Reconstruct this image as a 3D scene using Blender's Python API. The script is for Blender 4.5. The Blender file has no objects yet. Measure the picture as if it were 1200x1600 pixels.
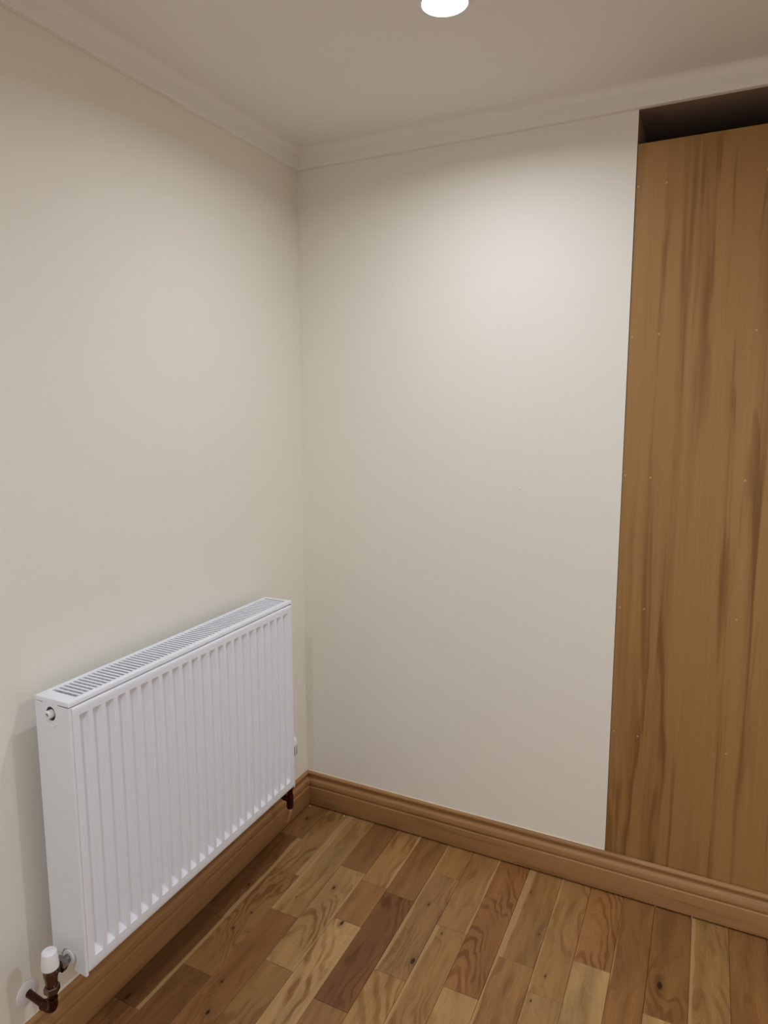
import bpy, bmesh, math, random
from mathutils import Matrix, Vector
random.seed(11)
C = bpy.context.scene.collection
SC = bpy.context.scene
PI = math.pi

# ------------------------------------------------------------------ camera
FOC, RX, RZ, ROLL = 1063.093, 1.4348, 0.4600, -0.0034
cam_d = bpy.data.cameras.new('camera')
cam_d.sensor_fit = 'AUTO'; cam_d.sensor_width = 36.0
cam_d.lens = FOC / 1600.0 * 36.0
cam_d.shift_x = 17.94 / 1600.0
cam_d.shift_y = -19.05 / 1600.0
cam_d.clip_start = 0.02
cam = bpy.data.objects.new('camera', cam_d); C.objects.link(cam)
cam.matrix_world = (Matrix.Translation((1.2546, -1.9862, 1.4390)) @ Matrix.Rotation(RZ, 4, 'Z')
                    @ Matrix.Rotation(RX, 4, 'X') @ Matrix.Rotation(ROLL, 4, 'Z'))
SC.camera = cam

# ------------------------------------------------------------------ world, exposure
w = bpy.data.worlds.new('world'); SC.world = w; w.use_nodes = True
SKY_COLOR, SKY_STRENGTH = (0.98, 0.98, 0.97), 0.52 # sky fill through the unseen opening added behind the camera
w.node_tree.nodes['Background'].inputs[0].default_value = SKY_COLOR + (1,)
w.node_tree.nodes['Background'].inputs[1].default_value = SKY_STRENGTH
FILL_OPENING = (0.15, 1.75, 2.00)                            # unseen opening added for fill light: x0, x1, height
pl = bpy.data.lights.new('fill_opening_portal', 'AREA'); pl.shape = 'RECTANGLE'
pl.size, pl.size_y = FILL_OPENING[1] - FILL_OPENING[0], FILL_OPENING[2]; pl.cycles.is_portal = True
po = bpy.data.objects.new('fill_opening_portal', pl); C.objects.link(po)
po.location = ((FILL_OPENING[0] + FILL_OPENING[1])/2, -3.15, FILL_OPENING[2]/2); po.rotation_euler = (PI/2, 0, 0)
SC.view_settings.view_transform = 'Standard'; SC.view_settings.look = 'None'
SC.view_settings.gamma = 1.0; SC.view_settings.use_curve_mapping = False
SC.view_settings.exposure = 0.12
LAMP_POWER = (4.75, 5.2, 11.0, 10.5)
LAMP_COLOR = (0.90, 0.99, 1.12)
LAMP_SPREAD = 160

# ------------------------------------------------------------------ dimensions (metres)
H = 2.195          # underside of coving
CEIL = 2.250
RX1, RY1 = 3.40, -3.10   # far corner of room behind the camera
SK = 0.1229        # skirting height
OX0, OX1 = 1.0416, 2.262 # opening closed by the board
PT = 2.1126        # top of the board

# ------------------------------------------------------------------ helpers
def lin(c):
    return tuple((x / 12.92 if x <= 0.04045 else ((x + 0.055) / 1.055) ** 2.4) for x in c)
def s8(r, g, b):
    return lin((r / 255, g / 255, b / 255)) + (1.0,)

def link(name, bm, mat=None, parent=None, smooth=False, loc=None):
    me = bpy.data.meshes.new(name)
    bmesh.ops.recalc_face_normals(bm, faces=bm.faces[:])
    bm.to_mesh(me); bm.free()
    if mat: me.materials.append(mat)
    o = bpy.data.objects.new(name, me); C.objects.link(o)
    if parent: o.parent = parent
    if loc: o.location = loc
    if smooth:
        for p in me.polygons: p.use_smooth = True
        if smooth is not True:
            try: me.set_sharp_from_angle(angle=math.radians(smooth))
            except Exception: pass
    return o
def empty(name, loc=(0, 0, 0)):
    o = bpy.data.objects.new(name, None); C.objects.link(o); o.location = loc
    o.empty_display_size = 0.05
    return o
def tag(o, label, cat, group=None):
    o['label'] = label; o['category'] = cat
    if group: o['group'] = group
    return o
def struct(o, label=None):
    o['kind'] = 'structure'
    if label: o['label'] = label
    return o
def add_box(bm, x0, x1, y0, y1, z0, z1, bev=0.0, seg=1):
    vs = [bm.verts.new(p) for p in ((x0,y0,z0),(x1,y0,z0),(x1,y1,z0),(x0,y1,z0),(x0,y0,z1),(x1,y0,z1),(x1,y1,z1),(x0,y1,z1))]
    fs = [bm.faces.new([vs[i] for i in f]) for f in ((0,3,2,1),(4,5,6,7),(0,1,5,4),(1,2,6,5),(2,3,7,6),(3,0,4,7))]
    if bev:
        es = list({e for f in fs for e in f.edges})
        bmesh.ops.bevel(bm, geom=es, offset=bev, segments=seg, affect='EDGES', profile=0.5)
def box(*a, **k):
    bm = bmesh.new(); add_box(bm, *a, **k); return bm
def frame_of(d):
    d = Vector(d).normalized()
    u = d.cross(Vector((0, 0, 1)))
    if u.length < 1e-4: u = Vector((1, 0, 0))
    u.normalize(); return d, u, d.cross(u)
def add_lathe(bm, base, axis, prof, n=32, cap=True):
    """prof: (radius, height along axis)"""
    d, u, v = frame_of(axis); base = Vector(base); rings = []
    for r, h in prof:
        c = base + d * h
        if r < 1e-6: rings.append([bm.verts.new(c)])
        else: rings.append([bm.verts.new(c + u * (r * math.cos(2*PI*i/n)) + v * (r * math.sin(2*PI*i/n))) for i in range(n)])
    for a, b in zip(rings, rings[1:]):
        for i in range(n):
            j = (i + 1) % n
            if len(a) == 1 and len(b) == 1: continue
            if len(a) == 1: bm.faces.new((a[0], b[j], b[i]))
            elif len(b) == 1: bm.faces.new((a[i], a[j], b[0]))
            else: bm.faces.new((a[i], a[j], b[j], b[i]))
    if cap:
        for r in (rings[0], rings[-1]):
            if len(r) > 2: bm.faces.new(r)
def add_tube(bm, pts, r, n=16):
    pts = [Vector(p) for p in pts]; rings = []; prev = None
    for i, p in enumerate(pts):
        a = pts[max(i-1, 0)]; b = pts[min(i+1, len(pts)-1)]
        d = (b - a).normalized()
        if prev is None: _, u, _ = frame_of(d)
        else: u = (prev - d * prev.dot(d)).normalized()
        prev = u; v = d.cross(u)
        rr = r[i] if isinstance(r, (list, tuple)) else r
        rings.append([bm.verts.new(p + u*(rr*math.cos(2*PI*k/n)) + v*(rr*math.sin(2*PI*k/n))) for k in range(n)])
    for a, b in zip(rings, rings[1:]):
        for k in range(n):
            bm.faces.new((a[k], a[(k+1) % n], b[(k+1) % n], b[k]))
    bm.faces.new(rings[0]); bm.faces.new(rings[-1])
def arc3(c, u, v, r, a0, a1, n):
    c, u, v = Vector(c), Vector(u), Vector(v)
    return [c + u*(r*math.cos(a0+(a1-a0)*i/n)) + v*(r*math.sin(a0+(a1-a0)*i/n)) for i in range(n+1)]
def add_sweep(bm, prof, wall, length):
    """moulding profile (offset from wall, z) along the left wall (x=0) or back wall (y=0), mitred in the corner"""
    A, B = [], []
    for d, z in prof:
        A.append(bm.verts.new((d, -d, z)))
        B.append(bm.verts.new((d, -length, z) if wall == 'left' else (length, -d, z)))
    n = len(prof)
    for i in range(n):
        j = (i + 1) % n
        bm.faces.new((A[i], A[j], B[j], B[i]))
    bm.faces.new(A); bm.faces.new(B)

# ------------------------------------------------------------------ materials
class NT:
    def __init__(s, name):
        s.m = bpy.data.materials.new(name); s.m.use_nodes = True
        s.t = s.m.node_tree; s.b = s.t.nodes['Principled BSDF']
    def n(s, typ, **kw):
        nd = s.t.nodes.new(typ)
        for k, v in kw.items(): setattr(nd, k, v)
        return nd
    def put(s, sock, v):
        if hasattr(v, 'is_linked') or isinstance(v, bpy.types.NodeSocket): s.t.links.new(v, sock)
        else: sock.default_value = v
    def math(s, op, a, b=None, c=None, clamp=False):
        nd = s.n('ShaderNodeMath', operation=op, use_clamp=clamp)
        for i, v in enumerate((a, b, c)):
            if v is not None: s.put(nd.inputs[i], v)
        return nd.outputs[0]
    def vmath(s, op, a, b=None):
        nd = s.n('ShaderNodeVectorMath', operation=op)
        s.put(nd.inputs[0], a)
        if b is not None: s.put(nd.inputs[1], b)
        return nd.outputs['Value'] if op in ('LENGTH', 'DOT_PRODUCT', 'DISTANCE') else nd.outputs[0]
    def noise(s, vec, scale=1, detail=2, rough=0.5, dist=0.0):
        nd = s.n('ShaderNodeTexNoise'); s.put(nd.inputs['Vector'], vec)
        nd.inputs['Scale'].default_value = scale; nd.inputs['Detail'].default_value = detail
        nd.inputs['Roughness'].default_value = rough; nd.inputs['Distortion'].default_value = dist
        return nd.outputs[0]
    def smooth(s, v, a, b, lo=0.0, hi=1.0):
        nd = s.n('ShaderNodeMapRange', interpolation_type='SMOOTHSTEP')
        s.put(nd.inputs[0], v); s.put(nd.inputs[1], a); s.put(nd.inputs[2], b)
        nd.inputs[3].default_value = lo; nd.inputs[4].default_value = hi
        return nd.outputs[0]
    def mix(s, f, a, b, typ='MIX'):
        nd = s.n('ShaderNodeMix', data_type='RGBA', blend_type=typ)
        s.put(nd.inputs[0], f); s.put(nd.inputs[6], a); s.put(nd.inputs[7], b)
        return nd.outputs[2]
    def sep(s, v):
        nd = s.n('ShaderNodeSeparateXYZ'); s.put(nd.inputs[0], v); return nd.outputs
    def comb(s, x, y, z=0.0):
        nd = s.n('ShaderNodeCombineXYZ'); s.put(nd.inputs[0], x); s.put(nd.inputs[1], y); s.put(nd.inputs[2], z)
        return nd.outputs[0]
    def bump(s, h, strength, dist):
        nd = s.n('ShaderNodeBump'); nd.inputs['Strength'].default_value = strength
        nd.inputs['Distance'].default_value = dist; s.put(nd.inputs['Height'], h)
        s.t.links.new(nd.outputs[0], s.b.inputs['Normal'])
    def scale_col(s, col, v):
        if isinstance(col, tuple): col = col[:3]
        nd = s.n('ShaderNodeVectorMath', operation='SCALE'); s.put(nd.inputs[0], col); s.put(nd.inputs[3], v)
        return nd.outputs[0]

def m_paint(name, col, rough, relief=0.0, relief_scale=900, mottle=0.02, spec=0.35):
    q = NT(name); tc = q.n('ShaderNodeTexCoord').outputs['Object']
    n1 = q.noise(tc, 2.2, 3, 0.6)
    f = q.math('MULTIPLY_ADD', n1, mottle * 2, 1 - mottle)
    q.t.links.new(q.scale_col(col, f), q.b.inputs['Base Color'])
    q.b.inputs['Roughness'].default_value = rough
    q.b.inputs['Specular IOR Level'].default_value = spec
    if relief: q.bump(q.noise(tc, relief_scale, 3, 0.6), relief, 0.001)
    return q.m

def m_plain(name, col, rough, metal=0.0, var=0.03, scale=60, coat=0.0):
    q = NT(name); tc = q.n('ShaderNodeTexCoord').outputs['Object']
    f = q.math('MULTIPLY_ADD', q.noise(tc, scale, 3, 0.6), var * 2, 1 - var)
    q.t.links.new(q.scale_col(col, f), q.b.inputs['Base Color'])
    q.b.inputs['Roughness'].default_value = rough; q.b.inputs['Metallic'].default_value = metal
    if coat: q.b.inputs['Coat Weight'].default_value = coat
    return q.m

def m_plank():
    """oak boards: grain in each board's own coordinates, steered by the board's own properties"""
    q = NT('oak_boards')
    def at(name, out=2):
        nd = q.n('ShaderNodeAttribute', attribute_type='OBJECT', attribute_name=name); return nd.outputs[out]
    obj = q.n('ShaderNodeTexCoord').outputs['Object']
    tint = q.n('ShaderNodeObjectInfo').outputs['Color']
    seed = at('seed'); cath = at('cathedral'); con = at('contrast'); freq = at('frequency'); sap = at('sapwood'); warp = at('warp')
    xyz = q.sep(obj); x, y = xyz[0], xyz[1]
    off = q.comb(q.math('MULTIPLY', seed, 3.71), q.math('MULTIPLY', seed, 9.13), q.math('MULTIPLY', seed, 1.37))
    p = q.vmath('ADD', obj, off)
    u = q.math('DIVIDE', x, 0.0457)
    n1 = q.math('SUBTRACT', q.noise(q.vmath('MULTIPLY', p, (16, 5, 1)), 1, 2, 0.5), 0.5)
    n2 = q.math('SUBTRACT', q.noise(q.vmath('MULTIPLY', p, (50, 16, 1)), 1, 2, 0.55), 0.5)
    us = q.math('ADD', u, q.math('MULTIPLY', n1, 1.0))
    v = q.math('MULTIPLY', us, 1.5)
    par = q.math('ADD', q.math('MULTIPLY', q.math('MULTIPLY', us, us), 1.1), q.math('MULTIPLY', y, 13.0))
    v = q.math('ADD', v, q.math('MULTIPLY', par, cath))
    v = q.math('ADD', v, q.math('MULTIPLY', n1, q.math('MULTIPLY', warp, 3.0)))
    v = q.math('ADD', v, q.math('MULTIPLY', n2, q.math('MULTIPLY', warp, 0.55)))
    dark = None
    for k in ('knot_a', 'knot_b'):
        kv = at(k, 1); ks = q.sep(kv); r = q.math('MAXIMUM', ks[2], 0.0001)
        dx = q.math('DIVIDE', q.math('SUBTRACT', x, ks[0]), r)
        dy = q.math('DIVIDE', q.math('MULTIPLY', q.math('SUBTRACT', y, ks[1]), 0.50), r)
        d2 = q.math('ADD', q.math('MULTIPLY', dx, dx), q.math('MULTIPLY', dy, dy))
        d2 = q.math('MULTIPLY', d2, q.math('ADD', 1.0, q.math('MULTIPLY', n2, 2.8)))
        on = q.math('GREATER_THAN', ks[2], 0.0005); d2 = q.math('MULTIPLY', d2, 1.9)
        near = q.math('MULTIPLY', on, q.math('POWER', 2.718, q.math('MULTIPLY', d2, -0.024)))
        v = q.math('ADD', v, q.math('MULTIPLY', near, q.smooth(ks[2], .0025, .0075, 0.3, 2.4)))
        core = q.math('MULTIPLY', on, q.smooth(d2, 1.5, 0.25))
        ring = q.math('MULTIPLY', on, q.math('MULTIPLY', q.smooth(d2, 9.0, 1.0), 0.22))
        kd = q.math('MAXIMUM', core, ring)
        dark = kd if dark is None else q.math('MAXIMUM', dark, kd)
    g = q.math('SINE', q.math('MULTIPLY', q.math('MULTIPLY', v, freq), 6.283))
    g = q.smooth(g, -0.35, 1.0)
    fade = q.smooth(q.noise(q.vmath('MULTIPLY', p, (14, 7, 1)), 1, 2, 0.5), 0.36, 0.62)
    band = q.math('MULTIPLY', q.math('MULTIPLY', g, fade), con)
    blotch = q.noise(q.vmath('MULTIPLY', p, (30, 3.2, 1)), 1, 3, 0.55)
    fib = q.noise(q.vmath('MULTIPLY', p, (420, 11, 1)), 1, 2, 0.6)
    wide = q.noise(q.vmath('MULTIPLY', p, (13, 2.6, 1)), 1, 2, 0.5)
    fine = q.math('SINE', q.math('MULTIPLY', q.math('MULTIPLY', v, freq), 25.0))
    val = q.math('ADD', 0.30, q.math('MULTIPLY', blotch, 0.66))
    val = q.math('ADD', val, q.math('MULTIPLY', wide, 0.48))
    val = q.math('ADD', val, q.math('MULTIPLY', fine, 0.035))
    val = q.math('ADD', val, q.math('MULTIPLY', q.math('SUBTRACT', fib, 0.5), 0.34))
    col = q.scale_col(tint, val)
    col = q.mix(band, col, q.mix(1.0, col, (0.55, 0.43, 0.31, 1), 'MULTIPLY'))
    # pale sapwood along one edge (sign = side, size = width)
    edge = q.math('MULTIPLY', q.math('ADD', u, q.math('MULTIPLY', n1, 0.5)), q.math('SIGN', sap))
    sm = q.math('MULTIPLY', q.smooth(edge, q.math('SUBTRACT', 1.0, q.math('MULTIPLY', q.math('ABSOLUTE', sap), 1.0)),
                q.math('SUBTRACT', 1.06, q.math('MULTIPLY', q.math('ABSOLUTE', sap), 0.85))), q.math('GREATER_THAN', q.math('ABSOLUTE', sap), 0.02))
    col = q.mix(q.math('MULTIPLY', sm, 0.75), col, s8(180, 142, 94))
    col = q.mix(dark, col, s8(52, 30, 16))
    q.put(q.b.inputs['Base Color'], col)
    q.put(q.b.inputs['Roughness'], q.math('MULTIPLY_ADD', fib, 0.14, 0.33))
    q.b.inputs['Specular IOR Level'].default_value = 0.35
    q.bump(fib, 0.12, 0.0006)
    return q.m

def m_wood(name, base, dark, along, scale=1.0, streak=0.8, rough=0.45, slow=(6.0, 0.5), fine=(150, 2.0)):
    """veneer or moulding with grain running along the given axis (0=x, 1=y, 2=z)"""
    q = NT(name); obj = q.n('ShaderNodeTexCoord').outputs['Object']
    def stretch(a, l):
        v = [a, a, a]; v[along] = l
        return q.vmath('MULTIPLY', obj, tuple(v))
    n0 = q.noise(stretch(slow[0] * scale, slow[1]), 1, 3, 0.55, 0.6)
    n1 = q.noise(stretch(slow[0] * 5 * scale, slow[1] * 1.6), 1, 3, 0.6, 0.4)
    n2 = q.noise(stretch(fine[0] * scale, fine[1]), 1, 2, 0.6)
    g = q.math('SINE', q.math('MULTIPLY', q.math('ADD', q.math('MULTIPLY', n0, 1.0), q.math('MULTIPLY', n1, 0.25)), 34.0))
    band = q.math('MULTIPLY', q.smooth(g, 0.1, 1.0), q.smooth(n1, 0.40, 0.66))
    col = q.mix(q.math('MULTIPLY', band, streak), base, dark)
    col = q.mix(q.smooth(n1, 0.50, 0.74, 0.0, streak * 0.75), col, dark)
    val = q.math('ADD', 0.86, q.math('MULTIPLY', q.math('SUBTRACT', n2, 0.5), 0.22))
    val = q.math('ADD', val, q.math('MULTIPLY', n0, 0.28))
    col = q.scale_col(col, val)
    q.put(q.b.inputs['Base Color'], col)
    q.b.inputs['Roughness'].default_value = rough
    q.b.inputs['Specular IOR Level'].default_value = 0.3
    q.bump(n2, 0.10, 0.0005)
    return q.m

M_WALL = m_paint('cream_wall_paint', s8(241, 235, 222), 0.62, 0.05, 700, 0.012)
M_CEIL = m_paint('ceiling_paint', s8(240, 235, 227), 0.8, 0.03, 700, 0.012)
M_COVE = m_paint('coving_paint', s8(240, 235, 227), 0.75, 0.0, 700, 0.01)
M_RECESS = m_paint('recess_brown', s8(150, 124, 104), 0.9, 0.3, 300, 0.15)
M_PLANK = m_plank()
M_SKIRT = m_wood('oak_skirting', s8(168, 125, 80), s8(134, 93, 55), 0, 1.0, 0.6, 0.34, (9, 0.9), (260, 4))
M_SKIRT_L = m_wood('oak_skirting_side', s8(168, 125, 80), s8(134, 93, 55), 1, 1.0, 0.6, 0.34, (9, 0.9), (260, 4))
M_PANEL = m_wood('oak_veneer_board', s8(163, 122, 73), s8(117, 79, 40), 2, 1.0, 0.7, 0.40, (5.0, 0.60), (130, 1.4))
M_RAD = m_plain('white_enamel', s8(240, 242, 248), 0.32, 0, 0.008)
M_RADIN = m_plain('white_enamel_inside', s8(214, 214, 218), 0.45, 0, 0.02)
M_PLAST = m_plain('white_plastic', s8(240, 238, 238), 0.38, 0, 0.01)
M_CHROME = m_plain('chrome', s8(138, 133, 130), 0.16, 1.0, 0.03)
M_COPPER = m_plain('tarnished_copper', s8(78, 48, 37), 0.30, 1.0, 0.18, 90)
M_BRASS = m_plain('aged_brass', s8(226, 192, 158), 0.34, 0.85, 0.12, 120)
M_NICKEL = m_plain('tarnished_nickel', s8(116, 98, 90), 0.22, 1.0, 0.10, 120)
M_DARK = m_plain('dark_rubber', s8(38, 32, 30), 0.6, 0, 0.05)
M_NAIL = m_plain('nail_filler', s8(204, 168, 118), 0.8, 0, 0.08, 200)
M_CAULK = m_plain('cream_filler', s8(220, 204, 178), 0.8, 0, 0.08, 200)
M_SUB = m_plain('subfloor', s8(46, 28, 18), 0.9, 0, 0.1, 20)
M_REST = m_wood('oak_floor_beyond', s8(150, 106, 66), s8(108, 70, 40), 1, 1.0, 0.8, 0.4, (10, 0.9), (260, 5))

def m_emit():
    q = NT('lamp_lens')
    q.b.inputs['Base Color'].default_value = (0.9, 0.9, 0.9, 1)
    q.b.inputs['Emission Color'].default_value = (1.0, 0.98, 0.96, 1)
    q.b.inputs['Emission Strength'].default_value = 6.0
    return q.m
M_LENS = m_emit()

# ------------------------------------------------------------------ room shell
T = 0.10
struct(link('wall_left', box(-T, 0, RY1 - T, 0.0, 0, CEIL), M_WALL), 'cream painted wall behind the radiator')
bm = bmesh.new()     # back wall: inverted U around the boarded opening
out = [(-T, 0), (OX0, 0), (OX0, H), (OX1, H), (OX1, 0), (RX1 + T, 0), (RX1 + T, CEIL), (-T, CEIL)]
f0 = [bm.verts.new((a, 0.0, b)) for a, b in out]; f1 = [bm.verts.new((a, T, b)) for a, b in out]
bm.faces.new(f0); bm.faces.new(f1)
for i in range(len(out)):
    j = (i + 1) % len(out); bm.faces.new((f0[i], f0[j], f1[j], f1[i]))
wb_ = link('wall_back', bm, M_WALL); wb_.data.materials.append(M_RECESS)
for p in wb_.data.polygons:      # reveals of the opening, browner than the wall face
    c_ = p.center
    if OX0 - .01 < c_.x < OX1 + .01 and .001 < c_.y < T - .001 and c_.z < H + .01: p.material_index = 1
wall_back = struct(wb_, 'cream painted wall between the corner and the wooden board')
struct(link('wall_right', box(RX1, RX1 + T, RY1 - T, 0.0, 0, CEIL), M_WALL))
bm = bmesh.new()     # wall behind the camera with an added opening that lets in sky fill
out = [(0, 0), (FILL_OPENING[0], 0), (FILL_OPENING[0], FILL_OPENING[2]), (FILL_OPENING[1], FILL_OPENING[2]), (FILL_OPENING[1], 0), (RX1, 0), (RX1, CEIL), (0, CEIL)]
f0 = [bm.verts.new((a, RY1, b)) for a, b in out]; f1 = [bm.verts.new((a, RY1 - T, b)) for a, b in out]
bm.faces.new(f0); bm.faces.new(f1)
for i in range(len(out)):
    j = (i + 1) % len(out); bm.faces.new((f0[i], f0[j], f1[j], f1[i]))
struct(link('wall_front', bm, M_WALL))
struct(link('ceiling', box(-T, RX1 + T, RY1 - T, T, CEIL, CEIL + 0.06), M_CEIL), 'off white flat ceiling')
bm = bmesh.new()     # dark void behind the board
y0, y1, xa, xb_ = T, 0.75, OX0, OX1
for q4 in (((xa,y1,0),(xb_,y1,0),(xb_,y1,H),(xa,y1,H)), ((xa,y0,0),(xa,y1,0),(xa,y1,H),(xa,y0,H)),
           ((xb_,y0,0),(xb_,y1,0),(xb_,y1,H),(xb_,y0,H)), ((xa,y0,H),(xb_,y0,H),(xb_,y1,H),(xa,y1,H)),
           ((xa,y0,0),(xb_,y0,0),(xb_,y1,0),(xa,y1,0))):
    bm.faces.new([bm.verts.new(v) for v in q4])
struct(link('wall_alcove', bm, M_RECESS), 'dark unlit recess behind the top of the wooden board')

# floor: slab plus boards
floor = struct(link('floor', box(0, RX1, RY1, 0.0, -0.05, -0.019), M_SUB), 'oak strip floor of mixed light and dark boards')
bm = bmesh.new()
add_box(bm, 1.8425, RX1, RY1, 0.0, -0.019, 0.0)
add_box(bm, 0.0, 1.8420, RY1, -2.0, -0.019, 0.0)
fb = link('boards_beyond', bm, M_REST, floor); fb['kind'] = 'stuff'

EDGE = [0.003, 0.098, 0.190, 0.2825, 0.3715, 0.4595, 0.554, 0.643, 0.733, 0.8245, 0.9245, 1.0105, 1.1035, 1.188, 1.285, 1.377, 1.469, 1.561, 1.653, 1.745, 1.8425]
def P(end, rgb, cath=0.0, con=0.5, freq=1.0, sap=0.0, warp=0.6, ka=None, kb=None, seed=None):
    return dict(end=end, rgb=rgb, cath=cath, con=con, freq=freq, sap=sap, warp=warp, ka=ka, kb=kb, seed=seed)
LT, TAN, MID, BRN, DRK, RED = (196,156,106), (180,138,90), (164,120,74), (146,102,62), (126,84,50), (154,108,64)
STR = (206,170,118)
STRIPS = {
 0: [P(-.200,(150,106,66),0,.5,1,0,.5,(.056,-.096,.006)), P(-.600,(126,84,50),0,.5,1,.26,.6,(.072,-.459,.005)), P(-.930,(120,82,50),0,.4,1,.22,.6,(.045,-.913,.006)), P(-1.36,(150,106,66))],
 1: [P(-.359,(178,136,88),0,.75,.8,.3,.9), P(-.776,(168,124,78),.5,.8,1.3,0,1.5,(.15,-.55,.004),(.14,-.62,.004)), P(-1.19,(136,92,56),0,.35,.8,0,.6)],
 2: [P(-.511,(188,148,98),.15,.5,.7,-.25,.9,(.232,-.44,.0024)), P(-.93,(156,108,68),.2,.35,1.0,0,.9,(.226,-.777,.004),(.252,-.863,.006)), P(-1.34,(170,126,80))],
 3: [P(-.260,(146,102,64),0,.25,.7,0,.5), P(-.672,(198,158,106),.9,.8,1.0,.2,1.0,(.313,-.357,.006)), P(-1.08,(166,126,78),.1,.6,.9,0,.7)],
 4: [P(-.290,(188,142,92),.05,.7,1.1,.25,.7), P(-.461,(168,122,76),0,.3,.7,0,.5), P(-.87,(208,168,120),.5,.95,.75,.3,1.2,(.403,-.472,.0065)), P(-1.28,(160,116,72))],
 5: [P(-.304,(158,112,68),0,.3,.7,0,.5), P(-.716,(132,86,50),.5,.75,1.0,0,1.1), P(-1.13,(168,124,78))],
 6: [P(-.160,(182,136,86),0,.4,.8,-.15,.6), P(-.572,(172,130,88),.4,.5,1.0,-.25,1.1,(.596,-.297,.0040),(.634,-.506,.009)), P(-.98,(192,152,100),.8,.8,.8,0,1.0)],
 7: [P(-.358,(182,136,90),.1,.45,.8,.2,1.0), P(-.77,(178,136,88),.7,.5,1.1,-.25,1.2,(.669,-.384,.0026)), P(-1.18,(160,116,72))],
 8: [P(-.543,(166,114,68),1.1,.85,1.3,0,.8), P(-.95,(204,166,112),.2,.5,.8,0,.6)],
 9: [P(-.390,(170,128,80),.05,.4,.8,-.34,.6,(.852,-.115,.0025),(.911,-.269,.0032)), P(-.80,(176,130,82),.1,.5,.8,-.1,.7)],
 10:[P(-.465,(180,136,88),.25,.55,.8,-.2,.9,(.956,-.401,.0036)), P(-.88,(186,146,100),.1,.3,.8,0,.7,(.94,-.49,.003))],
 11:[P(-.318,(178,126,78),1.0,.75,1.0,0,.9), P(-.73,(208,172,122),.5,.35,.9,0,.8)],
 12:[P(-.520,(160,114,70),.05,.35,.7,-.15,.7), P(-.93,(170,126,80))],
 13:[P(-.405,(150,106,64),.35,.65,.9,0,1.0,(1.219,-.304,.011)), P(-.82,(208,172,122),.4,.4,.9,0,.7)],
 14:[P(-.560,(182,142,92),.7,.5,.9,-.25,.9), P(-.97,(160,116,72))],
 15:[P(-.610,(158,112,68),.1,.35,.7,0,.6), P(-1.0,(170,126,80))],
}
def tone(c):
    m = (158, 114, 72)
    return s8(*[(m[k] + (c[k] - m[k])*0.80)*f for k, f in enumerate((0.925, 0.91, 0.83))])
palette = [LT, TAN, MID, BRN, RED, MID, TAN]
rng = random.Random(5)
for i in range(len(EDGE) - 1):
    lst = STRIPS.get(i, [])
    if not lst:
        lst = [P(-rng.uniform(.15, .41), rng.choice(palette), rng.choice((0, .5, 1.0)), rng.uniform(.3, .7))]
    while lst[-1]['end'] > -2.0:
        lst.append(P(max(lst[-1]['end'] - 0.412, -2.0), rng.choice(palette), rng.choice((0, .5, 1.0)), rng.uniform(.3, .7), rng.uniform(.8, 1.2)))
    top = -0.004
    for s in lst:
        bot = max(s['end'], -2.0)
        a, b = EDGE[i] + .0003, EDGE[i+1] - .0003
        cx, cy = (a + b) / 2, (top + bot) / 2
        hx, hy = (b - a) / 2, (top - bot) / 2 - .0003
        bm = bmesh.new()
        c, dz = .0009, rng.uniform(-.0004, 0)
        lo = [bm.verts.new((sx*hx, sy*hy, -.019)) for sx, sy in ((-1,-1),(1,-1),(1,1),(-1,1))]
        md = [bm.verts.new((sx*hx, sy*hy, -c + dz)) for sx, sy in ((-1,-1),(1,-1),(1,1),(-1,1))]
        hi = [bm.verts.new((sx*(hx-c), sy*(hy-c), dz)) for sx, sy in ((-1,-1),(1,-1),(1,1),(-1,1))]
        bm.faces.new(hi); bm.faces.new(lo)
        for k in range(4):
            j = (k + 1) % 4
            bm.faces.new((lo[k], lo[j], md[j], md[k])); bm.faces.new((md[k], md[j], hi[j], hi[k]))
        o = link('plank', bm, M_PLANK, floor, loc=(cx, cy, 0))
        o.color = tone(s['rgb'])
        o['seed'] = s['seed'] if s['seed'] is not None else rng.uniform(0, 10)
        o['cathedral'] = float(s['cath']); o['contrast'] = float(s['con']); o['frequency'] = float(s['freq'])
        o['sapwood'] = float(s['sap']); o['warp'] = float(s['warp'])
        for key, kn in (('knot_a', s['ka']), ('knot_b', s['kb'])):
            o[key] = [kn[0] - cx, kn[1] - cy, kn[2]] if kn else [0.0, 0.0, 0.0]
        top = bot

# skirting boards
SKP = [(0.0, 0.0062), (0.0195, 0.0062), (0.0195, 0.0685), (0.0190, 0.0700), (0.0176, 0.0708), (0.0152, 0.0714), (0.0146, 0.0724),
       (0.0150, 0.0736), (0.0166, 0.0756), (0.0178, 0.0786), (0.0180, 0.0820), (0.0172, 0.0860), (0.0154, 0.0900), (0.0128, 0.0942),
       (0.0102, 0.0980), (0.0080, 0.1016), (0.0066, 0.1050), (0.0062, 0.1078), (0.0068, 0.1096), (0.0088, 0.1108), (0.0106, 0.1120),
       (0.0112, 0.1140), (0.0106, 0.1166), (0.0088, 0.1194), (0.0060, 0.1216), (0.0030, 0.1228), (0.0, 0.1229)]
bm = bmesh.new(); add_sweep(bm, SKP, 'left', -RY1)
bl = struct(link('baseboard_left', bm, M_SKIRT_L, None, 50), 'moulded oak skirting board below the radiator')
bm = bmesh.new(); add_sweep(bm, SKP, 'back', RX1)
bb = struct(link('baseboard_back', bm, M_SKIRT, None, 50), 'moulded oak skirting board below cream wall and wooden board')
bm = bmesh.new(); add_sweep(bm, [(0.0, SK), (0.0026, SK), (0.0018, SK + .0018), (0.0, SK + .0026)], 'back', OX0 - .002)
link('caulk_bead', bm, M_CAULK, bb)
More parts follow.
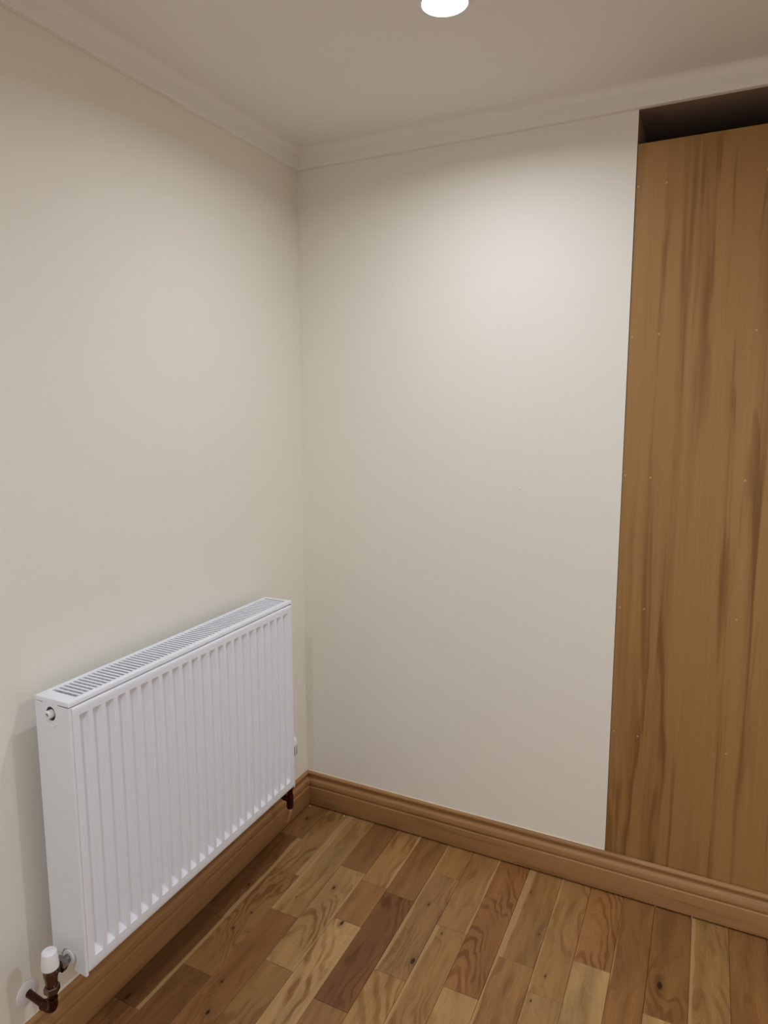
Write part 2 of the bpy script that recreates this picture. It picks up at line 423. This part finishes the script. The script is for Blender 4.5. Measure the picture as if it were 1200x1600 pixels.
bm = bmesh.new(); add_sweep(bm, [(0.0, SK), (0.0012, SK), (0.0008, SK + .0008), (0.0, SK + .0012)], 'left', 1.6)
link('caulk_bead', bm, M_CAULK, bl)
bm = bmesh.new()
add_lathe(bm, (.0145, -.0175, .094), (0, -1, .3), [(0.0, -.001), (.0022, 0), (.0018, .0012), (0, .002)], 8, False)
add_lathe(bm, (.0175, -.0185, .086), (0, -1, .2), [(0.0, -.001), (.0015, 0), (.0011, .0010), (0, .0016)], 8, False)
link('filler_speck', bm, M_CAULK, bb, True)
for px, py in ((.024, -.024), (.166, -.025)):
    bm = bmesh.new(); add_lathe(bm, (px, py, -.0005), (0, 0, 1), [(.0028, 0), (.0024, .0012), (0, .0018)], 8)
    link('paint_speck', bm, M_CAULK, floor, True)

# coving
cv = [(0.0, H), (0.0135, H), (0.0155, H + .0012), (0.0165, H + .0035), (0.0168, H + .018), (0.0175, H + .033)]
cv += [(0.0175 + .024*(1 - math.cos(a)), H + .033 + .022*math.sin(a)) for a in [PI/2*k/8 for k in range(1, 9)]] + [(0.0, CEIL)]
bm = bmesh.new(); add_sweep(bm, cv, 'left', -RY1)
struct(link('trim_1', bm, M_COVE, None, 40), 'white plaster coving along the left wall')
bm = bmesh.new(); add_sweep(bm, cv, 'back', RX1)
struct(link('trim_2', bm, M_COVE, None, 40), 'white plaster coving along the back wall')

# two tiny scuffs on the back wall
for (sx, sz, r) in ((.743, 1.226, .0028), (.757, 1.198, .0042)):
    bm = bmesh.new(); add_lathe(bm, (sx, .0004, sz), (0, -1, 0), [(r, 0), (r*.8, .0009), (r*.35, .0012), (0, .0006)], 10)
    link('scuff', bm, M_WALL, wall_back, True)

# ------------------------------------------------------------------ boarded opening
panel = tag(empty('wooden_panel', (OX0, 0.02, 0.10)), 'tall oak veneered board closing the opening right of the cream wall', 'panel')
bm = bmesh.new(); add_box(bm, 0.0004, OX1 - OX0 - .0004, -.0165, .0015, 0.002, PT - 0.10, .0006)
link('board', bm, M_PANEL, panel)
for nz in (2.007, 1.625, 1.247, .875, .50):
    for nx in (1.0495, 1.115, 1.343, 1.65, 1.95, 2.19):
        bm = bmesh.new()
        add_lathe(bm, (0, .0006, 0), (0, -1, 0), [(.0026, 0), (.0026, .0006), (.0018, .0008), (.0008, .0005), (0, .0005)], 10)
        o = link('nail_head', bm, M_NAIL, panel, True,
                 (nx - OX0 + rng.uniform(-.002, .002), -.0165, nz - .10 + rng.uniform(-.003, .003)))

# ------------------------------------------------------------------ radiator
YN, YF = -1.1042, -0.2958
XB, XF, ZB, ZT = 0.042, 0.1425, 0.2528, 0.8566
L_ = YF - YN
rad = tag(empty('radiator', (0, (YN + YF)/2, ZB)), 'white fluted double panel radiator hung on the left cream wall', 'radiator')
ox, oy, oz = rad.location
def RL(name, bm, mat, smooth=False, parent=None):
    bmesh.ops.translate(bm, verts=bm.verts[:], vec=(-ox, -oy, -oz))
    return link(name, bm, mat, parent or rad, smooth)

NFL = 23; PITCH = 0.0334
FY0, FY1 = YN + .0075, YF - .0045           # front panel extent
FZ0, FZ1 = ZB, ZT - .0125
y_first = YN + .036 - .0015                 # centre of first flute
def sstep(a, b, x):
    t = min(max((x - a) / (b - a), 0), 1); return t*t*(3 - 2*t)
def fluted_panel(xface, sign, th):
    ys = set([FY0, FY0 + .001, FY0 + .003, FY0 + .006, FY1, FY1 - .001, FY1 - .003, FY1 - .006])
    offs = [-.0167, -.0140, -.0112, -.0104, -.0092, -.0078, -.006, -.004, -.002, 0, .002, .004, .006, .0078, .0092, .0104, .0112, .0140]
    for i in range(NFL):
        for o_ in offs:
            yv = y_first + PITCH*i + o_
            if FY0 + .007 < yv < FY1 - .007: ys.add(yv)
    ys = sorted(ys)
    zt0, zb0 = FZ1 - .0205, FZ0 + .028
    zs = [FZ0, FZ0 + .001, FZ0 + .003, FZ0 + .007, FZ0 + .018]
    zs += [zb0 + .0016*k for k in range(0, 14)] + [FZ0 + .08 + (FZ1 - FZ0 - .16)*k/6 for k in range(7)]
    zs += [zt0 - .0016*k for k in range(13, -1, -1)] + [FZ1 - .012, FZ1 - .007, FZ1 - .0035, FZ1 - .0012, FZ1]
    bm = bmesh.new(); grid = []
    def depth(y, z):
        i = round((y - y_first) / PITCH)
        if i < 0 or i >= NFL: return 0.0
        d = abs(y - (y_first + PITCH*i))
        up, dn = zt0 - z, z - zb0
        zz = min(up, dn)
        if zz <= 0: return 0.0
        g = 1 - min(d/.0112, 1.0)**2.1          # dished groove; the sloping ends cut it in half-moons
        return .0130 * min(g, zz/.0175)
    def edge(t, a, r):
        d = min(t - a[0], a[1] - t)
        return r - math.sqrt(max(r*r - (r - d)**2, 0)) if d < r else 0.0
    for z in zs:
        row = []
        for y in ys:
            dx = depth(y, z) + edge(z, (FZ0, FZ1), .007) * .8 + edge(y, (FY0, FY1), .004) * .7
            row.append(bm.verts.new((xface - sign*dx, y, z)))
        grid.append(row)
    for a, b in zip(grid, grid[1:]):
        for k in range(len(ys) - 1): bm.faces.new((a[k], a[k+1], b[k+1], b[k]))
    # back plate, giving the pressed panel its thickness
    corners = [grid[0][0], grid[0][-1], grid[-1][-1], grid[-1][0]]
    xb2 = xface - sign*th
    back = [bm.verts.new((xb2, v.co.y, v.co.z)) for v in corners]
    bm.faces.new(back)
    bm.faces.new(grid[0] + [back[1], back[0]]); bm.faces.new(grid[-1] + [back[2], back[3]])
    bm.faces.new([r[0] for r in grid] + [back[3], back[0]]); bm.faces.new([r[-1] for r in grid] + [back[2], back[1]])
    return bm
RL('front_panel', fluted_panel(XF, 1, .016), M_RAD, 35)
RL('back_panel', fluted_panel(XB, -1, .016), M_RAD, 35)
# zig-zag convector fins between the panels
bm = bmesh.new(); prev = None
nf = 124; fx0, fx1 = XB + .0185, XF - .0185
for side in ((XB + .0175, XB + .046), (XF - .046, XF - .0175)):
    prev = None
    for k in range(nf + 1):
        yv = FY0 + .012 + (FY1 - FY0 - .024)*k/nf
        xv = side[k % 2]
        a, b = bm.verts.new((xv, yv, ZB + .06)), bm.verts.new((xv, yv, ZT - .034))
        if prev: bm.faces.new((prev[0], a, b, prev[1]))
        prev = (a, b)
RL('convector_fins', bm, M_RADIN)

# top grille: frame with slats
GX0, GX1, GY0, GY1 = XB + .0135, XF - .0150, YN + .030, YF - .016
CZ = ZT
bm = bmesh.new()
xo0, xo1, yo0, yo1 = XB, XF - .0015, YN, YF
r_ = .0028
def ring(x0, x1, y0, y1, z): return [bm.verts.new(p) for p in ((x0,y0,z),(x1,y0,z),(x1,y1,z),(x0,y1,z))]
lip = .0095
rings = [ring(GX0, GX1, GY0, GY1, CZ - .006), ring(GX0, GX1, GY0, GY1, CZ - .0004), ring(GX0 - .0008, GX1 + .0008, GY0 - .0008, GY1 + .0008, CZ),
         ring(xo0 + r_, xo1 - r_, yo0 + r_, yo1 - r_, CZ), ring(xo0 + r_*.35, xo1 - r_*.35, yo0 + r_*.35, yo1 - r_*.35, CZ - r_*.3),
         ring(xo0, xo1, yo0, yo1, CZ - r_), ring(xo0, xo1, yo0, yo1, CZ - lip), ring(xo0 + .0012, xo1 - .0012, yo0 + .0012, yo1 - .0012, CZ - lip),
         ring(xo0 + .0012, xo1 - .0012, yo0 + .0012, yo1 - .0012, CZ - .006)]
for a, b in zip(rings, rings[1:] + rings[:1]):
    for k in range(4):
        j = (k + 1) % 4; bm.faces.new((a[k], a[j], b[j], b[k]))
grille = RL('top_grille', bm, M_RAD, 30)
NS = 62
slat_me = None
for k in range(1, NS):
    yv = GY0 + (GY1 - GY0)*k/NS
    if slat_me is None:
        bm = bmesh.new(); add_box(bm, GX0 - .001, GX1 + .001, -.0026, .0026, -.0042, -.0006, .0008)
        o = link('grille_slat', bm, M_RAD, grille); slat_me = o.data
    else:
        o = bpy.data.objects.new('grille_slat', slat_me); C.objects.link(o); o.parent = grille
    o.location = (-ox, yv - oy, CZ - oz)

# side covers
def side_cover(y, sgn, hole):
    """plate at y with a front flange; sgn = outward direction along y"""
    bm = bmesh.new()
    x0, x1, z0, z1 = XB + .0005, XF - .0035, ZB - .004, ZT - .0116
    o2 = [(x1, z0), (x1, z1), (x0 + .066, z1), (x0 + .066, z1 + .0021), (x0 + .022, z1 + .0021), (x0 + .022, z1), (x0, z1), (x0, ZB + .028)]
    # rounded notch around the pipe tail
    cx, cz, cr = .0925, ZB + .0262, .0175
    o2 += [(.066, ZB + .028)] + [(cx + cr*1.25*math.cos(a), cz + cr*math.sin(a)) for a in [PI*0.98 - (PI*1.08)*k/10 for k in range(11)]] + [(cx + .012, z0 + .003)]
    vs = [bm.verts.new((a, y, b)) for a, b in o2]
    es = [bm.edges.new((vs[i], vs[(i+1) % len(vs)])) for i in range(len(vs))]
    if hole:
        hv = [bm.verts.new((.088 + .0135*math.cos(2*PI*k/28), y, .8245 + .0150*math.sin(2*PI*k/28))) for k in range(28)]
        es += [bm.edges.new((hv[i], hv[(i+1) % 28])) for i in range(28)]
    bmesh.ops.triangle_fill(bm, edges=es, use_beauty=True)
    fs = bm.faces[:]
    r = bmesh.ops.extrude_face_region(bm, geom=fs)
    nv = [v for v in r['geom'] if isinstance(v, bmesh.types.BMVert)]
    bmesh.ops.translate(bm, verts=nv, vec=(0, -sgn*.0012, 0))
    # front flange
    ya, yb = sorted((y, y - sgn*(.0066 if sgn < 0 else .0036)))
    add_box(bm, x1, x1 + .0012, ya, yb, z0, z1)
    # pressed crescent under the vent
    if hole:
        add_tube(bm, arc3((.089, y + sgn*.0002, .818), (1, 0, 0), (0, 0, 1), .0200, -PI*.80, -PI*.20, 12), .0015, 8)
    return bm
RL('side_cover', side_cover(YN, -1, True), M_RAD)
RL('side_cover', side_cover(YF, 1, False), M_RAD)
# dark collar and white air vent plug in the near cover
bm = bmesh.new(); add_lathe(bm, (.0885, YN + .004, .8245), (0, -1, 0), [(.0134, 0), (.0134, .0016), (.0, .0016)], 28)
RL('vent_collar', bm, M_DARK, 30)
bm = bmesh.new()
add_lathe(bm, (.0885, YN + .003, .8245), (0, -1, 0), [(.0088, 0), (.0088, .0115), (.0080, .0130), (.0046, .0132), (.0042, .0128), (.0042, .0085), (0, .0085)], 28)
RL('vent_plug', bm, M_PLAST, 30)
bm = bmesh.new(); add_lathe(bm, (.0885, YN + .003, .8245), (0, -1, 0), [(.0041, .0086), (.0041, .0092), (0, .0092)], 16)
RL('vent_screw', bm, M_DARK)
# wall brackets
for by in (YN + .14, YF - .14):
    bm = bmesh.new(); add_box(bm, 0.0005, .003, by - .02, by + .02, ZB + .06, ZT - .08)
    add_box(bm, .003, XB + .010, by - .02, by - .018, ZB + .10, ZB + .14); add_box(bm, .003, XB + .010, by - .02, by - .018, ZT - .16, ZT - .12)
    RL('wall_bracket', bm, M_RADIN)

# ------------------------------------------------------------------ valves and pipes
def hexprof(bm, base, axis, prof): add_lathe(bm, base, axis, prof, 6)
VX, ZP = .0925, .2790
def valve(yc, sgn, root, thermo):
    """angle valve standing at (VX, yc); sgn = direction from valve towards the radiator along y"""
    rx, ry, rz = root.location
    def put(name, bm, mat, smooth=False):
        bmesh.ops.translate(bm, verts=bm.verts[:], vec=(-rx, -ry, -rz)); return link(name, bm, mat, root, smooth)
    d = abs((YN if sgn > 0 else YF) - yc)
    bm = bmesh.new()
    add_lathe(bm, (VX, yc, .2510), (0, 0, 1), [(.0105, 0), (.0120, .004), (.0125, .016), (.0145, .022), (.0150, .030), (.0135, .038), (.0115, .043)], 28)
    add_lathe(bm, (VX, yc, ZP), (0, sgn, 0), [(.0110, 0), (.0110, .017), (.0095, .019), (.0095, .022)], 24)
    put('valve_body', bm, M_NICKEL, 40)
    bm = bmesh.new(); hexprof(bm, (VX, yc + sgn*.0185, ZP), (0, sgn, 0), [(.0135, 0), (.0165, .0015), (.0165, .0125), (.0135, .014)])
    put('union_nut', bm, M_CHROME)
    bm = bmesh.new(); add_lathe(bm, (VX, yc + sgn*.031, ZP), (0, sgn, 0), [(.0088, 0), (.0088, d - .031), (.0100, d - .029), (.0100, d - .020)], 24)
    put('valve_tail', bm, M_CHROME, 40)
    bm = bmesh.new(); add_lathe(bm, (VX, yc + sgn*(d - .0035), ZP), (0, sgn, 0), [(.0105, 0), (.0160, .0005), (.0168, .0022), (.0160, .0055)], 28)
    put('tail_ring', bm, M_PLAST, 40)
    bm = bmesh.new(); hexprof(bm, (VX, yc, .2345), (0, 0, 1), [(.0125, 0), (.0160, .002), (.0160, .0135), (.0140, .0165)])
    put('compression_nut', bm, M_NICKEL)
    bm = bmesh.new()
    if not thermo:
        add_lathe(bm, (VX, yc, .2915), (0, 0, 1), [(.0160, 0), (.0176, .0012), (.0178, .004), (.0152, .0345), (.0147, .0364), (.0136, .0374), (.0102, .0376), (.0096, .0368), (.0, .0368)], 36)
        put('valve_cap', bm, M_PLAST, 35)
    else:
        add_lathe(bm, (VX, yc, .2915), (0, 0, 1), [(.0165, 0), (.0190, .002), (.0190, .016), (.0215, .018), (.0225, .022), (.0235, .070), (.0225, .083), (.0200, .088), (.012, .0895), (0, .0895)], 36)
        head = put('thermostat_head', bm, M_PLAST, 35)
        for k in range(16):
            a = 2*PI*(k + .3)/16
            bm = bmesh.new()
            add_box(bm, -.0007, .0007, -.0012, .0012, .036, .068)
            bmesh.ops.transform(bm, matrix=Matrix.Translation((VX, yc, .2915)) @ Matrix.Rotation(a, 4, 'Z') @ Matrix.Translation((.0228, 0, 0)), verts=bm.verts[:])
            bmesh.ops.translate(bm, verts=bm.verts[:], vec=(-rx, -ry, -rz))
            link('grip_slot', bm, M_DARK, head)
YV = YN - .0465
v1 = tag(empty('radiator_valve', (VX, YV, .2345)), 'white capped angle valve at the near end of the radiator', 'valve')
valve(YV, 1, v1, False)
YV2 = YF + .0465
v2 = tag(empty('radiator_valve', (VX, YV2, .2345)), 'thermostatic valve half hidden at the far end of radiator near the corner', 'valve')
valve(YV2, -1, v2, True)

def pipe(root, yc, zlow, xwall, collar, ywall):
    rx, ry, rz = root.location
    def put(name, bm, mat, smooth=False):
        bmesh.ops.translate(bm, verts=bm.verts[:], vec=(-rx, -ry, -rz)); return link(name, bm, mat, root, smooth)
    R_ = .0150
    bm = bmesh.new(); add_tube(bm, [(VX, yc, .2440), (VX, yc, zlow + R_)], .0078, 20)
    put('riser_pipe', bm, M_COPPER, 40)
    bm = bmesh.new()
    pts = [(VX, yc, zlow + R_ + .014), (VX, yc, zlow + R_ + .001)] + [tuple(p) for p in arc3((VX - R_, yc, zlow + R_), (1, 0, 0), (0, 0, -1), R_, 0, PI/2, 8)] + [(VX - R_ - .001, yc, zlow), (VX - R_ - .016, yc, zlow)]
    add_tube(bm, pts, .0098, 20)
    for base, ax in (((VX, yc, zlow + R_ + .0115), (0, 0, 1)), ((VX - R_ - .0135, yc, zlow), (-1, 0, 0))):
        add_lathe(bm, base, ax, [(.0098, 0), (.0107, .0010), (.0107, .0028), (.0094, .0036)], 20)
    put('elbow', bm, M_COPPER, 40)
    bm = bmesh.new(); add_tube(bm, [(VX - R_ - .008, yc, zlow), (xwall + .001, ywall, zlow - .003)], .0078, 20)
    put('wall_pipe', bm, M_COPPER, 40)
    if collar:
        bm = bmesh.new(); add_lathe(bm, (xwall, ywall, zlow - .003), (1, 0, 0), [(.0250, 0.0002), (.0262, .0012), (.0258, .0030), (.0200, .0058), (.0120, .0072), (.0086, .0074), (.0084, .0060)], 36, False)
        put('pipe_collar', bm, M_PLAST, 40)
p1 = tag(empty('water_pipe', (VX, YV, .19)), 'tarnished copper pipe with elbow and white wall collar under near valve', 'pipe')
pipe(p1, YV, .1920, 0.0, True, YV + .007)
p2 = tag(empty('water_pipe', (.089, YV2, .12)), 'tarnished copper pipe with brass drain spout below far radiator end', 'pipe')
def p2put(name, bm, mat, smooth=40):
    bmesh.ops.translate(bm, verts=bm.verts[:], vec=(-.089, -YV2, -.12)); return link(name, bm, mat, p2, smooth)
bm = bmesh.new(); add_tube(bm, [(.0895, YV2, .2440), (.0890, YV2, .1560)], .0092, 20); p2put('riser_pipe', bm, M_COPPER)
bm = bmesh.new()
add_tube(bm, [(.0890, YV2, .1840), (.0890, YV2, .1830), (.0885, YV2, .1400), (.0883, YV2, .1370)], [.0095, .0112, .0112, .0095], 20)
add_tube(bm, [(.0880, YV2, .1690), (.0660, YV2, .1690), (.0650, YV2, .1690)], [.0110, .0110, .0095], 20)
p2put('elbow', bm, M_COPPER)
bm = bmesh.new(); add_tube(bm, [(.0700, YV2, .1690), (.0006, YV2, .1690)], .0078, 20); p2put('wall_pipe', bm, M_COPPER)
bm = bmesh.new()
add_lathe(bm, (.0882, YV2, .1385), (-.12, 0, -1), [(.0070, 0), (.0082, .0010), (.0082, .0055), (.0060, .0065), (.0060, .0085), (.0076, .0095), (.0076, .0130), (.0050, .0150)], 20)
add_tube(bm, [(.0870, YV2, .1270), (.0845, YV2, .1120), (.0790, YV2, .0960), (.0745, YV2, .0850)], [.0068, .0064, .0060, .0060], 14)
p2put('drain_spout', bm, M_BRASS)
# ------------------------------------------------------------------ downlights
def downlight(x, y, label, power):
    t = tag(empty('downlight', (x, y, CEIL)), label, 'ceiling light', 'recessed downlights in the ceiling')
    bm = bmesh.new()
    add_lathe(bm, (0, 0, 0), (0, 0, -1), [(.0530, .0002), (.0535, .0012), (.0520, .0026), (.0490, .0032), (.0472, .0030), (.0465, .0012), (.0465, .0002)], 48, False)
    link('bezel', bm, M_PLAST, t, 40)
    bm = bmesh.new()
    add_lathe(bm, (0, 0, 0), (0, 0, -1), [(.0464, .0006), (.0462, .0024), (.034, .0044), (.0, .0052)], 48, False)
    link('lens', bm, M_LENS, t, True)
    ld = bpy.data.lights.new('downlight_lamp', 'AREA'); ld.shape = 'DISK'; ld.size = .072
    ld.energy = power; ld.color = LAMP_COLOR; ld.spread = math.radians(LAMP_SPREAD)
    lo = bpy.data.objects.new('lamp', ld); C.objects.link(lo); lo.parent = t; lo.location = (0, 0, -.0062)
    return t
downlight(.722, -.574, 'round glowing ceiling downlight at the top edge of the view', LAMP_POWER[0])
downlight(.810, -2.09, 'round ceiling downlight behind the camera near the left wall', LAMP_POWER[1])
downlight(2.380, -.660, 'round ceiling downlight right of the view in front of the board', LAMP_POWER[2])
downlight(2.100, -2.600, 'round ceiling downlight behind the camera near the right wall', LAMP_POWER[3])
